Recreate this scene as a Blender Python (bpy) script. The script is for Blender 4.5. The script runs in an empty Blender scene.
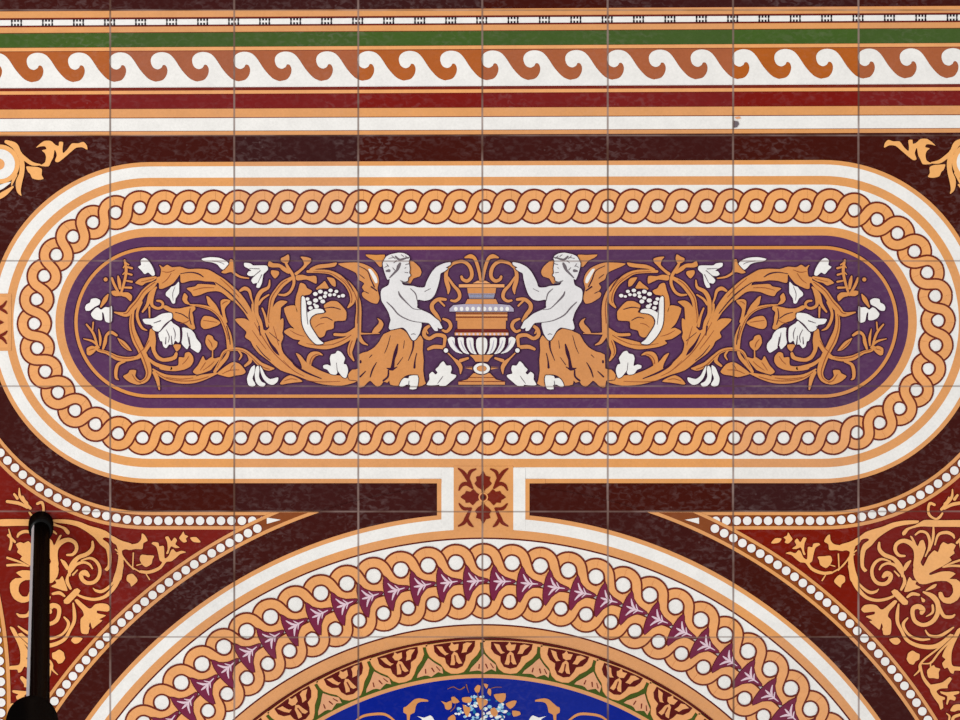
import bpy, math, random
from mathutils import Vector
from mathutils.geometry import tessellate_polygon

# ------------------------------------------------------------------ camera, world, lights, exposure
C = bpy.context.scene
S = 0.00122                     # metres per measured unit on the floor (a tile is about 15 cm)
CAM_H = 2.0
NADIR = (50.0, -47.0)           # the floor point right under the lens


def W(x, y):
    return ((x - 480.0) * S, (360.0 - y) * S)


cam_data = bpy.data.cameras.new('camera')
cam_data.sensor_width = 36.0
cam_data.lens = 36.0 * CAM_H / (960 * S)
cam_data.shift_x = (480 - NADIR[0]) / 960
cam_data.shift_y = -(360 - NADIR[1]) / 960
cam = bpy.data.objects.new('camera', cam_data)
cam.location = (W(*NADIR)[0], W(*NADIR)[1], CAM_H)
C.collection.objects.link(cam)
C.camera = cam

world = bpy.data.worlds.new('hall_daylight')
world.use_nodes = True
world.node_tree.nodes['Background'].inputs[0].default_value = (1.0, 0.985, 0.965, 1)
world.node_tree.nodes['Background'].inputs[1].default_value = 0.72
C.world = world

ld = bpy.data.lights.new('tall_window_light', 'AREA')
ld.shape = 'RECTANGLE'
ld.size = 2.2
ld.size_y = 1.6
ld.energy = 170
ld.color = (1.0, 0.985, 0.96)
lo = bpy.data.objects.new('tall_window_light', ld)
lo.location = (-4.6, 1.6, 3.6)
lo.rotation_euler = (Vector((0, 0, 0)) - Vector(lo.location)).to_track_quat('-Z', 'Y').to_euler()
C.collection.objects.link(lo)

C.view_settings.view_transform = 'Standard'
C.view_settings.look = 'None'
C.view_settings.gamma = 1
C.view_settings.exposure = 0.0
C.view_settings.use_curve_mapping = False


# ------------------------------------------------------------------ materials
def lin(c):
    c = c / 255.0
    return c / 12.92 if c <= 0.04045 else ((c + 0.055) / 1.055) ** 2.4


def rgb(r, g, b):
    return (lin(r), lin(g), lin(b), 1)


def make_tile_group():
    """Wear shared by every fired clay colour: per-tile tone, mottling, scuffs and the joints between tiles."""
    g = bpy.data.node_groups.new('encaustic_wear', 'ShaderNodeTree')
    g.interface.new_socket('Color', in_out='INPUT', socket_type='NodeSocketColor')
    sc = g.interface.new_socket('Scuff', in_out='INPUT', socket_type='NodeSocketFloat')
    va = g.interface.new_socket('Variation', in_out='INPUT', socket_type='NodeSocketFloat')
    g.interface.new_socket('Color', in_out='OUTPUT', socket_type='NodeSocketColor')
    g.interface.new_socket('Joint', in_out='OUTPUT', socket_type='NodeSocketFloat')
    N, L = g.nodes, g.links
    gi = N.new('NodeGroupInput'); go = N.new('NodeGroupOutput')

    def m(op, a, b=None, c=None):
        n = N.new('ShaderNodeMath'); n.operation = op
        for i, v in enumerate((a, b, c)):
            if v is None:
                continue
            if isinstance(v, (int, float)):
                n.inputs[i].default_value = v
            else:
                L.new(v, n.inputs[i])
        return n.outputs[0]
    geo = N.new('ShaderNodeNewGeometry')
    sep = N.new('ShaderNodeSeparateXYZ'); L.new(geo.outputs['Position'], sep.inputs[0])
    # lay tiles from the joint that runs through the middle of the design
    xr = m('ADD', m('DIVIDE', sep.outputs[0], S), -2.2)       # 0 at the centre joint
    left = m('LESS_THAN', xr, 0.0)
    tw = m('SUBTRACT', 125.4, m('MULTIPLY', left, 1.4))
    tx = m('DIVIDE', xr, tw)
    yr = m('ADD', m('DIVIDE', sep.outputs[1], S), 151.3)
    ty = m('DIVIDE', yr, 125.3)

    def line(t, wid, w):
        f = m('ABSOLUTE', m('SUBTRACT', m('FRACT', m('ADD', t, 0.5)), 0.5))
        d = m('MULTIPLY', f, wid)
        mr = N.new('ShaderNodeMapRange'); mr.interpolation_type = 'SMOOTHSTEP'
        L.new(d, mr.inputs[0])
        mr.inputs[1].default_value = w * 0.45; mr.inputs[2].default_value = w * 1.25
        mr.inputs[3].default_value = 1; mr.inputs[4].default_value = 0
        return mr.outputs[0]
    lx = line(tx, 125.0, 1.15); ly = line(ty, 125.3, 0.95)
    cellx = m('FLOOR', tx); celly = m('FLOOR', ty)
    cmb = N.new('ShaderNodeCombineXYZ'); L.new(cellx, cmb.inputs[0]); L.new(celly, cmb.inputs[1])
    wn = N.new('ShaderNodeTexWhiteNoise'); wn.noise_dimensions = '2D'; L.new(cmb.outputs[0], wn.inputs[0])
    n1 = N.new('ShaderNodeTexNoise'); n1.inputs['Scale'].default_value = 38; n1.inputs['Detail'].default_value = 6
    L.new(geo.outputs['Position'], n1.inputs['Vector'])
    n2 = N.new('ShaderNodeTexNoise'); n2.inputs['Scale'].default_value = 340; n2.inputs['Detail'].default_value = 4
    L.new(geo.outputs['Position'], n2.inputs['Vector'])
    val = m('ADD', m('MULTIPLY', m('SUBTRACT', wn.outputs[0], 0.5), gi.outputs[2]),
            m('ADD', m('MULTIPLY', m('SUBTRACT', n1.outputs[0], 0.5), 0.22),
              m('MULTIPLY', m('SUBTRACT', n2.outputs[0], 0.5), 0.22)))
    hsv = N.new('ShaderNodeHueSaturation')
    L.new(gi.outputs[0], hsv.inputs['Color'])
    L.new(m('ADD', 1.0, val), hsv.inputs['Value'])
    L.new(m('ADD', 0.5, m('MULTIPLY', m('SUBTRACT', wn.outputs[0], 0.5), m('MULTIPLY', gi.outputs[2], 0.035))), hsv.inputs['Hue'])
    L.new(m('ADD', 1.0, m('MULTIPLY', m('SUBTRACT', wn.outputs[0], 0.5), m('MULTIPLY', gi.outputs[2], 0.7))), hsv.inputs['Saturation'])
    # pale scuffs and scratches
    mp = N.new('ShaderNodeMapping'); mp.inputs['Rotation'].default_value = (0, 0, 0.7); mp.inputs['Scale'].default_value = (1, 1.6, 1)
    L.new(geo.outputs['Position'], mp.inputs['Vector'])
    n3 = N.new('ShaderNodeTexNoise'); n3.inputs['Scale'].default_value = 120; n3.inputs['Detail'].default_value = 8
    n3.inputs['Distortion'].default_value = 0.7
    L.new(mp.outputs[0], n3.inputs['Vector'])
    r3 = N.new('ShaderNodeMapRange'); L.new(n3.outputs[0], r3.inputs[0])
    r3.inputs[1].default_value = 0.47; r3.inputs[2].default_value = 0.85; r3.inputs[3].default_value = 0; r3.inputs[4].default_value = 1
    v4 = N.new('ShaderNodeTexVoronoi'); v4.inputs['Scale'].default_value = 55
    L.new(geo.outputs['Position'], v4.inputs['Vector'])
    r4 = N.new('ShaderNodeMapRange'); L.new(v4.outputs['Distance'], r4.inputs[0])
    r4.inputs[1].default_value = 0.045; r4.inputs[2].default_value = 0.09; r4.inputs[3].default_value = 0.8; r4.inputs[4].default_value = 0
    # broad patches where the floor is more worn
    n5 = N.new('ShaderNodeTexNoise'); n5.inputs['Scale'].default_value = 9; n5.inputs['Detail'].default_value = 3
    L.new(geo.outputs['Position'], n5.inputs['Vector'])
    r5 = N.new('ShaderNodeMapRange'); L.new(n5.outputs[0], r5.inputs[0])
    r5.inputs[1].default_value = 0.4; r5.inputs[2].default_value = 0.68; r5.inputs[3].default_value = 0.15; r5.inputs[4].default_value = 1
    sf = m('MULTIPLY', m('MULTIPLY', m('MAXIMUM', r3.outputs[0], r4.outputs[0]), r5.outputs[0]), gi.outputs[1])
    mx = N.new('ShaderNodeMix'); mx.data_type = 'RGBA'
    L.new(sf, mx.inputs[0]); L.new(hsv.outputs[0], mx.inputs[6]); mx.inputs[7].default_value = rgb(205, 185, 185)
    # joints
    n6 = N.new('ShaderNodeTexNoise'); n6.inputs['Scale'].default_value = 16; n6.inputs['Detail'].default_value = 4
    L.new(geo.outputs['Position'], n6.inputs['Vector'])
    gr = N.new('ShaderNodeValToRGB'); L.new(n6.outputs[0], gr.inputs[0])
    gr.color_ramp.elements[0].position = 0.40; gr.color_ramp.elements[0].color = rgb(92, 66, 56)
    gr.color_ramp.elements[1].position = 0.62; gr.color_ramp.elements[1].color = rgb(150, 128, 122)
    j = m('MAXIMUM', m('MULTIPLY', lx, 0.80), m('MULTIPLY', ly, 0.58))
    mg = N.new('ShaderNodeMix'); mg.data_type = 'RGBA'
    L.new(j, mg.inputs[0]); L.new(mx.outputs[2], mg.inputs[6]); L.new(gr.outputs[0], mg.inputs[7])
    L.new(mg.outputs[2], go.inputs[0]); L.new(j, go.inputs[1])
    return g


TG = make_tile_group()


def tile(name, col, scuff=0.12, var=0.08, rough=0.55):
    m = bpy.data.materials.new(name); m.use_nodes = True
    nt = m.node_tree; b = nt.nodes['Principled BSDF']
    g = nt.nodes.new('ShaderNodeGroup'); g.node_tree = TG
    g.inputs[0].default_value = rgb(*col); g.inputs[1].default_value = scuff; g.inputs[2].default_value = var
    nt.links.new(g.outputs[0], b.inputs['Base Color'])
    b.inputs['Roughness'].default_value = rough
    b.inputs['Specular IOR Level'].default_value = 0.03
    return m


M = {
    'dark': tile('chocolate_maroon_clay', (62, 23, 21), 0.20, 0.30),
    'maroon': tile('maroon_clay', (118, 40, 30), 0.10, 0.1),
    'edge': tile('dark_rust_edge_clay', (112, 44, 34), 0.05, 0.1),
    'bead': tile('brown_bead_ground_clay', (134, 72, 40), 0.05, 0.15),
    'line': tile('oxblood_line_clay', (92, 22, 20), 0.05, 0.1),
    'red': tile('brick_red_clay', (121, 29, 22), 0.13, 0.10),
    'bandred': tile('deep_red_clay', (122, 30, 28), 0.14, 0.16),
    'brown': tile('rust_brown_clay', (172, 96, 58), 0.10, 0.36),
    'gold': tile('golden_brown_clay', (158, 100, 44), 0.06, 0.2),
    'orange': tile('buff_orange_clay', (223, 158, 102), 0.10, 0.10),
    'apricot': tile('apricot_clay', (235, 167, 108), 0.08, 0.08),
    'peach': tile('peach_clay', (226, 164, 122), 0.08, 0.08),
    'buff': tile('pale_buff_clay', (243, 178, 112), 0.06, 0.06),
    'vein': tile('dark_amber_vein_clay', (150, 84, 56), 0.0, 0.1),
    'scroll': tile('amber_scroll_clay', (217, 147, 86), 0.06, 0.10),
    'white': tile('white_clay', (239, 237, 234), 0.0, 0.04),
    'bone': tile('bone_white_clay', (229, 227, 228), 0.0, 0.04),
    'grey': tile('grey_line_clay', (112, 102, 108), 0.0, 0.05),
    'lilac': tile('lilac_grey_clay', (178, 170, 190), 0.0, 0.05),
    'black': tile('black_clay', (38, 30, 36), 0.0, 0.05),
    'purple': tile('aubergine_clay', (88, 55, 90), 0.14, 0.20),
    'inkpurple': tile('dark_aubergine_clay', (62, 30, 54), 0.02, 0.1),
    'plum': tile('plum_clay', (120, 42, 70), 0.05, 0.12),
    'pink': tile('pale_pink_clay', (226, 200, 212), 0.0, 0.05),
    'green': tile('bottle_green_clay', (68, 92, 42), 0.16, 0.22),
    'leafgreen': tile('leaf_green_clay', (70, 88, 30), 0.05, 0.1),
    'blue': tile('cobalt_clay', (3, 28, 142), 0.05, 0.10),
    'paleblue': tile('pale_blue_clay', (150, 200, 226), 0.0, 0.1),
    'midblue': tile('teal_blue_clay', (28, 108, 160), 0.0, 0.1),
}


def plain(name, col, rough, metal=0.0, coat=0.0, spec=0.1):
    m = bpy.data.materials.new(name); m.use_nodes = True
    nt = m.node_tree; b = nt.nodes['Principled BSDF']
    n = nt.nodes.new('ShaderNodeTexNoise'); n.inputs['Scale'].default_value = 40
    r = nt.nodes.new('ShaderNodeMapRange'); nt.links.new(n.outputs[0], r.inputs[0])
    r.inputs[3].default_value = rough * 0.8; r.inputs[4].default_value = rough * 1.25
    nt.links.new(r.outputs[0], b.inputs['Roughness'])
    b.inputs['Base Color'].default_value = rgb(*col)
    b.inputs['Metallic'].default_value = metal
    b.inputs['Coat Weight'].default_value = coat
    b.inputs['Specular IOR Level'].default_value = spec
    return m


# ------------------------------------------------------------------ mesh helpers
def tilt(x, y):
    """The rows of tiles at the top were laid a hair out of square."""
    f = 4.5 * max(0.0, min(1.0, (340.0 - y) / 330.0))
    return (x, y + (482.0 - x) / 780.0 * f)


def smooth_closed(p, n=3):
    out = []; L = len(p)
    for i in range(L):
        a, b, c, d = p[i - 1], p[i], p[(i + 1) % L], p[(i + 2) % L]
        for k in range(n):
            t = k / n
            out.append(_cr(a, b, c, d, t))
    return out


def _cr(a, b, c, d, t, ten=0.38):
    h1 = 2 * t**3 - 3 * t**2 + 1; h2 = -2 * t**3 + 3 * t**2
    h3 = t**3 - 2 * t**2 + t; h4 = t**3 - t**2
    return tuple(h1 * b[j] + h2 * c[j] + h3 * ten * (c[j] - a[j]) + h4 * ten * (d[j] - b[j]) for j in range(len(b)))


def smooth_open(p, n=5):
    if len(p) < 3:
        return list(p)
    q = [p[0]] + list(p) + [p[-1]]
    out = []
    for i in range(1, len(q) - 2):
        for k in range(n):
            out.append(_cr(q[i - 1], q[i], q[i + 1], q[i + 2], k / n, 0.5))
    out.append(p[-1])
    return out


class MB:
    """Collects flat inlay pieces as thin solids and links them as one mesh."""
    def __init__(self, z, T=None):
        self.z = z; self.v = []; self.f = []; self.mi = []; self.mats = []; self.n = 0; self.T = T or (lambda x, y: (x, y))

    def mat(self, k):
        if k not in self.mats:
            self.mats.append(k)
        return self.mats.index(k)

    def _zz(self, lv):
        self.n += 1
        return self.z + lv * 0.00022 + (self.n % 100) * 0.000002

    def _solid(self, pts, tris, mk, lv, closed=True):
        z = self._zz(lv); zb = z - 0.0002
        base = len(self.v); k = self.mat(mk)
        w = [W(*self.T(*p[:2])) for p in pts]
        for x, y in w: self.v.append((x, y, z))
        for x, y in w: self.v.append((x, y, zb))
        n = len(w)
        for t in tris:
            ax, ay = w[t[0]]; bx, by = w[t[1]]; cx, cy = w[t[2]]
            ar = (bx - ax) * (cy - ay) - (cx - ax) * (by - ay)
            if len(t) == 3 and abs(ar) < 1e-12: continue
            tt = list(t) if ar > 0 else list(t)[::-1]
            self.f.append([base + i for i in tt]); self.mi.append(k)
        for i in range(n):
            j = (i + 1) % n
            self.f.append([base + i, base + j, base + n + j, base + n + i]); self.mi.append(k)

    def poly(self, pts, mk, lv=2, sm=0, out=None, ow=1.5):
        pts = [tuple(p[:2]) for p in pts]
        if sm: pts = smooth_closed(pts, sm)
        if out:
            self.loop(pts, ow, out, lv - 1)
        tris = tessellate_polygon([[Vector((p[0], p[1], 0)) for p in pts]])
        self._solid(pts, tris, mk, lv)

    def loop(self, pts, w, mk, lv):
        # a closed dark edging line around a piece
        n = len(pts); L = []; R = []
        for i in range(n):
            a = pts[i - 1]; c = pts[(i + 1) % n]; b = pts[i]
            dx, dy = c[0] - a[0], c[1] - a[1]; d = math.hypot(dx, dy) or 1
            nx, ny = -dy / d * w / 2, dx / d * w / 2
            L.append((b[0] + nx, b[1] + ny)); R.append((b[0] - nx, b[1] - ny))
        z = self._zz(lv); base = len(self.v); k = self.mat(mk)
        for p in L + R:
            x, y = W(*self.T(*p)); self.v.append((x, y, z))
        for i in range(n):
            j = (i + 1) % n
            self._up([base + i, base + j, base + n + j, base + n + i], k)

    def _up(self, f, k):
        a, b, c = (self.v[i] for i in f[:3])
        ar = (b[0] - a[0]) * (c[1] - a[1]) - (c[0] - a[0]) * (b[1] - a[1])
        if abs(ar) < 1e-13:
            b, c = self.v[f[2]], self.v[f[3]]
            ar = (b[0] - a[0]) * (c[1] - a[1]) - (c[0] - a[0]) * (b[1] - a[1])
        self.f.append(f if ar > 0 else f[::-1]); self.mi.append(k)

    def stroke(self, pts, mk, lv=2, out=None, ow=1.5, sm=5, cap=True, close=False, trim=False):
        """pts = (x, y, width)."""
        q = smooth_open(pts, sm) if sm else list(pts)
        if out:
            o = q[1:-1] if trim else q
            self._strip([(a, b, c + ow) for a, b, c in o], out, lv - 1, cap, close)
        self._strip(q, mk, lv, cap, close)

    def _strip(self, q, mk, lv, cap, close=False):
        L = []; R = []; n = len(q)
        for i, (x, y, w) in enumerate(q):
            if close:
                a = q[(i - 1) % n]; c = q[(i + 1) % n]
            else:
                a = q[max(0, i - 1)]; c = q[min(n - 1, i + 1)]
            dx, dy = c[0] - a[0], c[1] - a[1]; d = math.hypot(dx, dy) or 1
            nx, ny = -dy / d * w / 2, dx / d * w / 2
            L.append((x + nx, y + ny)); R.append((x - nx, y - ny))
        z = self._zz(lv); base = len(self.v); k = self.mat(mk)
        for p in L + R:
            X, Y = W(*self.T(*p)); self.v.append((X, Y, z))
        m = n if close else n - 1
        for i in range(m):
            j = (i + 1) % n
            self._up([base + i, base + j, base + n + j, base + n + i], k)
        zb = z - 0.0002
        b2 = len(self.v)
        for p in L + R:
            X, Y = W(*self.T(*p)); self.v.append((X, Y, zb))
        for i in range(m):
            j = (i + 1) % n
            self.f.append([base + i, base + j, b2 + j, b2 + i]); self.mi.append(k)
            self.f.append([base + n + i, base + n + j, b2 + n + j, b2 + n + i]); self.mi.append(k)
        if cap and not close:
            for e, s in ((0, 1), (n - 1, -1)):
                x, y, w = q[e]
                if w < 0.7: continue
                o = q[e + s]
                dx, dy = x - o[0], y - o[1]; d = math.hypot(dx, dy) or 1
                ang = math.atan2(dy, dx)
                arc = [(x + math.cos(ang + t) * w / 2, y + math.sin(ang + t) * w / 2) for t in [(-0.5 + i / 6) * math.pi for i in range(7)]]
                tris = [(0, i, i + 1) for i in range(1, 6)]
                self._solid(arc, tris, mk, lv)

    def disc(self, x, y, r, mk, lv=2, ry=None, n=14, out=None, ow=1.2):
        ry = ry or r
        if out:
            self.disc(x, y, r + ow, out, lv - 1, ry + ow, n)
        p = [(x + math.cos(2 * math.pi * i / n) * r, y + math.sin(2 * math.pi * i / n) * ry) for i in range(n)]
        self._solid(p, [(0, i, i + 1) for i in range(1, n - 1)], mk, lv)

    def band(self, inner, outer, mk, lv=1, close=True):
        """Region between two matching outlines."""
        n = len(inner); z = self._zz(lv); base = len(self.v); k = self.mat(mk)
        for p in inner + outer:
            X, Y = W(*self.T(*p)); self.v.append((X, Y, z))
        m = n if close else n - 1
        for i in range(m):
            j = (i + 1) % n
            self._up([base + i, base + j, base + n + j, base + n + i], k)
        b2 = len(self.v)
        for p in inner + outer:
            X, Y = W(*self.T(*p)); self.v.append((X, Y, z - 0.0002))
        for i in range(m):
            j = (i + 1) % n
            self.f.append([base + i, base + j, b2 + j, b2 + i]); self.mi.append(k)
            self.f.append([base + n + i, base + n + j, b2 + n + j, b2 + n + i]); self.mi.append(k)

    def build(self, name, parent=None, label=None):
        me = bpy.data.meshes.new(name)
        if parent is not None:
            ox, oy, oz = parent['_o'] if '_o' in parent else (0, 0, 0)
        else:
            ox = oy = oz = 0
        me.from_pydata(self.v, [], self.f)
        for k in self.mats: me.materials.append(M[k])
        me.polygons.foreach_set('material_index', self.mi)
        me.update()
        o = bpy.data.objects.new(name, me); C.collection.objects.link(o)
        if parent is not None: o.parent = parent
        if label: o['label'] = label
        return o


def tag(o, label, cat, group=None):
    o['label'] = label; o['category'] = cat
    if group: o['group'] = group
    return o


def thing(name, label, cat, group=None):
    o = bpy.data.objects.new(name, None); C.collection.objects.link(o)
    o.empty_display_size = 0.02
    return tag(o, label, cat, group)


def at(o, txt, k=10.0):
    """'x y x y ...' read off a blow-up with its corner at o, k units per floor unit."""
    v = [float(t) for t in txt.split()]
    return [(o[0] + v[i] / k, o[1] + v[i + 1] / k) for i in range(0, len(v), 2)]


def sat(o, txt, k=10.0):
    v = [float(t) for t in txt.split()]
    return [(o[0] + v[i] / k, o[1] + v[i + 1] / k, v[i + 2] / k) for i in range(0, len(v), 3)]


def rect(x0, y0, x1, y1, nx=1):
    top = [(x0 + (x1 - x0) * i / nx, y0) for i in range(nx + 1)]
    bot = [(x1 - (x1 - x0) * i / nx, y1) for i in range(nx + 1)]
    return top + bot


# ------------------------------------------------------------------ structure: the floor
def floor_slab():
    x0, x1, y0, y1 = -1.9, 1.9, -1.9, 1.5
    v = [(x0, y0, 0), (x1, y0, 0), (x1, y1, 0), (x0, y1, 0), (x0, y0, -.03), (x1, y0, -.03), (x1, y1, -.03), (x0, y1, -.03)]
    f = [(0, 1, 2, 3), (7, 6, 5, 4), (0, 4, 5, 1), (1, 5, 6, 2), (2, 6, 7, 3), (3, 7, 4, 0)]
    me = bpy.data.meshes.new('floor'); me.from_pydata(v, [], f); me.materials.append(M['dark'])
    o = bpy.data.objects.new('floor', me); C.collection.objects.link(o)
    o['kind'] = 'structure'


floor_slab()

XL, XR = -140.0, 1110.0

# ------------------------------------------------------------------ the striped border with running waves
border = thing('running_wave_border', 'straight striped border of white running waves, green, red and white bands along the top', 'tile border')


def stripe(name, y0, y1, mk, lv=1, label=None):
    b = MB(0.0003, tilt); b.poly(rect(XL, y0, XR, y1, 4), mk, lv); return b.build(name, border, label)


stripe('backing_strip', 8.4, 134.4, 'maroon', 0)
stripe('narrow_stripe', 8.7, 15.4, 'orange')
stripe('green_stripe', 31.0, 45.2, 'green', 1, 'dark green stripe')
stripe('narrow_stripe', 24.8, 30.4, 'orange')
stripe('narrow_stripe', 45.5, 49.0, 'apricot')
stripe('wave_ground', 49.6, 84.6, 'brown', 1, 'rust brown ground behind the waves')
stripe('narrow_stripe', 89.2, 92.6, 'apricot')
stripe('red_stripe', 93.4, 106.8, 'bandred', 1, 'deep red stripe')
stripe('narrow_stripe', 107.6, 116.2, 'orange')
stripe('white_stripe', 117.0, 129.7, 'white', 1, 'broad white stripe')
stripe('narrow_stripe', 130.2, 134.2, 'orange')
b = MB(0.0003, tilt); b.poly(rect(XL, 84.6, XR, 86.0, 4), 'white', 1); b.build('wave_base_line', border)

TX = [482 - 124 * k for k in range(5, 0, -1)] + [482 + 125.4 * k for k in range(0, 6)]
WAVE = at((0, 0), '460 328 485 322 500 303 504 281 497 264 486 262 480 272 465 279 447 271 438 251 440 231 455 216 480 210 508 216 530 236 560 281 590 314 612 326 625 329', 4)
WAVE = [(x - 435 / 4.0, y - 2.0) for x, y in WAVE]
for i in range(len(TX) - 1):
    w = (TX[i + 1] - TX[i]) / 3
    for j in range(3):
        x0 = TX[i] - 1.2 + j * w
        b = MB(0.0003, tilt)
        top = smooth_open(WAVE, 4)
        pts = [(x0 + x * w / 41.25, y) for x, y in top]
        pts += [(pts[-1][0], 85.2), (pts[0][0], 85.2)]
        b.poly(pts, 'white', 3)
        b.build('wave_crest', border)
b = MB(0.0003, tilt)
b.poly(rect(XL, 16.6, XR, 23.6, 4), 'line', 1)
b.poly(rect(XL, 17.4, XR, 23.0, 4), 'white', 2)
for i in range(len(TX) - 1):
    w = (TX[i + 1] - TX[i]) / 4
    for j in range(4):
        x = TX[i] - 6.0 + j * w
        for dx in (0.0, 3.1, 6.2, 9.3):
            for y in (16.8, 21.2):
                b.poly(rect(x + dx, y, x + dx + 1.7, y + 2.4), 'black', 3)
        b.poly(rect(x + 0.3, 19, x + 1.3, 21.4), 'black', 3)
        b.poly(rect(x + 9.6, 19, x + 10.6, 21.4), 'black', 3)
c = MB(0.0012)
c.poly([(733.4, 120.5), (737.6, 121.2), (738.6, 124.0), (736.2, 127.2), (733.2, 127.6)], 'grey', 2)
c.poly([(734.0, 117.0), (739.0, 116.2), (740.5, 118.2), (736.0, 119.0)], 'peach', 2)
c.build('chipped_corner', border, 'small brown chip in the white stripe')
b.build('bead_and_bar_line', border, 'narrow white line broken by black dots')

# ------------------------------------------------------------------ the long oval panel
panel = thing('oval_panel', 'long round-ended purple panel with two cherubs and an urn inside a twisted border', 'tile panel')
CXL, CXR, CY = 150.0, 822.0, 322.0


def oval(r, n=56, m=24):
    p = []
    for i in range(n + 1):
        a = math.pi / 2 + math.pi * i / n
        p.append((CXL + r * math.cos(a), CY + r * math.sin(a)))
    for i in range(1, m):
        p.append((CXL + (CXR - CXL) * i / m, CY - r))
    for i in range(n + 1):
        a = -math.pi / 2 + math.pi * i / n
        p.append((CXR + r * math.cos(a), CY + r * math.sin(a)))
    for i in range(1, m):
        p.append((CXR - (CXR - CXL) * i / m, CY + r))
    return p


def oval_ring(name, r0, r1, mk, lv=1, z=0.0004, label=None):
    b = MB(z, tilt); b.band(oval(r0), oval(r1), mk, lv); return b.build(name, panel, label)


oval_ring('outer_edging', 156.6, 161, 'orange')
oval_ring('white_band', 145.2, 156.6, 'white')
oval_ring('buff_band', 136.6, 145.2, 'orange')
oval_ring('guilloche_ground', 94.6, 136.6, 'white', 1, 0.0004, 'white ground under the twisted strands')
oval_ring('inner_buff_band', 86.0, 94.6, 'orange')
b = MB(0.0004, tilt); b.poly(oval(86.0), 'purple', 1); b.build('purple_field', panel, 'aubergine purple field')
oval_ring('fine_inner_line', 72.4, 75.6, 'scroll', 2)
oval_ring('fine_dark_line', 75.6, 76.6, 'inkpurple', 2)  # thin dark aubergine line inlaid just outside the amber one


def oval_at(s, d):
    """Point at path length s (clockwise from the top middle) and offset d outward of the twist's centre line."""
    R = 115.6; st = CXR - CXL; arc = math.pi * R
    tot = 2 * st + 2 * arc
    s = (s + (484.6 - CXL)) % tot
    if s < st:
        return (CXL + s, CY - R - d)
    s -= st
    if s < arc:
        a = -math.pi / 2 + s / R
        return (CXR + (R + d) * math.cos(a), CY + (R + d) * math.sin(a))
    s -= arc
    if s < st:
        return (CXR - s, CY + R + d)
    s -= st
    a = math.pi / 2 + s / R
    return (CXL + (R + d) * math.cos(a), CY + (R + d) * math.sin(a))


NE = 84
TOT = 2 * (CXR - CXL) + 2 * math.pi * 115.6
EP = TOT / NE


def s_curve(D, r, up, ext0=1.6, ext1=1.6):
    """One crossing: round eye 0, straight over, round eye 1.  Gives (along, across) pairs."""
    phi = math.acos(2 * r / D)
    q = [(-ext0, r), (-0.5, r)]
    for i in range(8):
        a = math.pi / 2 - (math.pi / 2 - phi) * i / 7
        q.append((r * math.cos(a), r * math.sin(a)))
    for i in range(8):
        a = math.pi + phi + (math.pi / 2 - phi) * i / 7
        q.append((D + r * math.cos(a), r * math.sin(a)))
    q.append((D + ext1 * 0.4, -r))
    q.append((D + ext1, -r))
    return [(x, -y) for x, y in q] if up else q


def half_twist(k, up):
    return [oval_at(k * EP + x, y) + (8.4,) for x, y in s_curve(EP, 11.8, up)]


for s in (0, 1):
    b = MB(0.0004, tilt)
    for k in range(NE):
        up = (k + s) % 2 == 0
        q = half_twist(k, up)
        b.stroke(q, 'apricot', 5 if up else 3, out='edge', ow=3.7, sm=0, cap=False, trim=True)
    b.build('twisted_strand', panel)

# ---- the figures and scrollwork on the purple field
A1, A2, B1, B2, C1, C2 = (72, 248), (72, 320), (160, 248), (160, 320), (250, 248), (250, 320)
D1, D2, E1, E2, F1, F2 = (334, 248), (334, 320), (400, 248), (400, 320), (434, 248), (434, 320)
O1 = (200, 230)


def flip(x, y):
    s = 962.0 + 6.3 * max(0.0, min(1.15, (380 - x) / 237.0))
    return (s - x, y)


def ident(x, y):
    return (x, y)


Z = 0.0011
OW = 2.1


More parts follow.
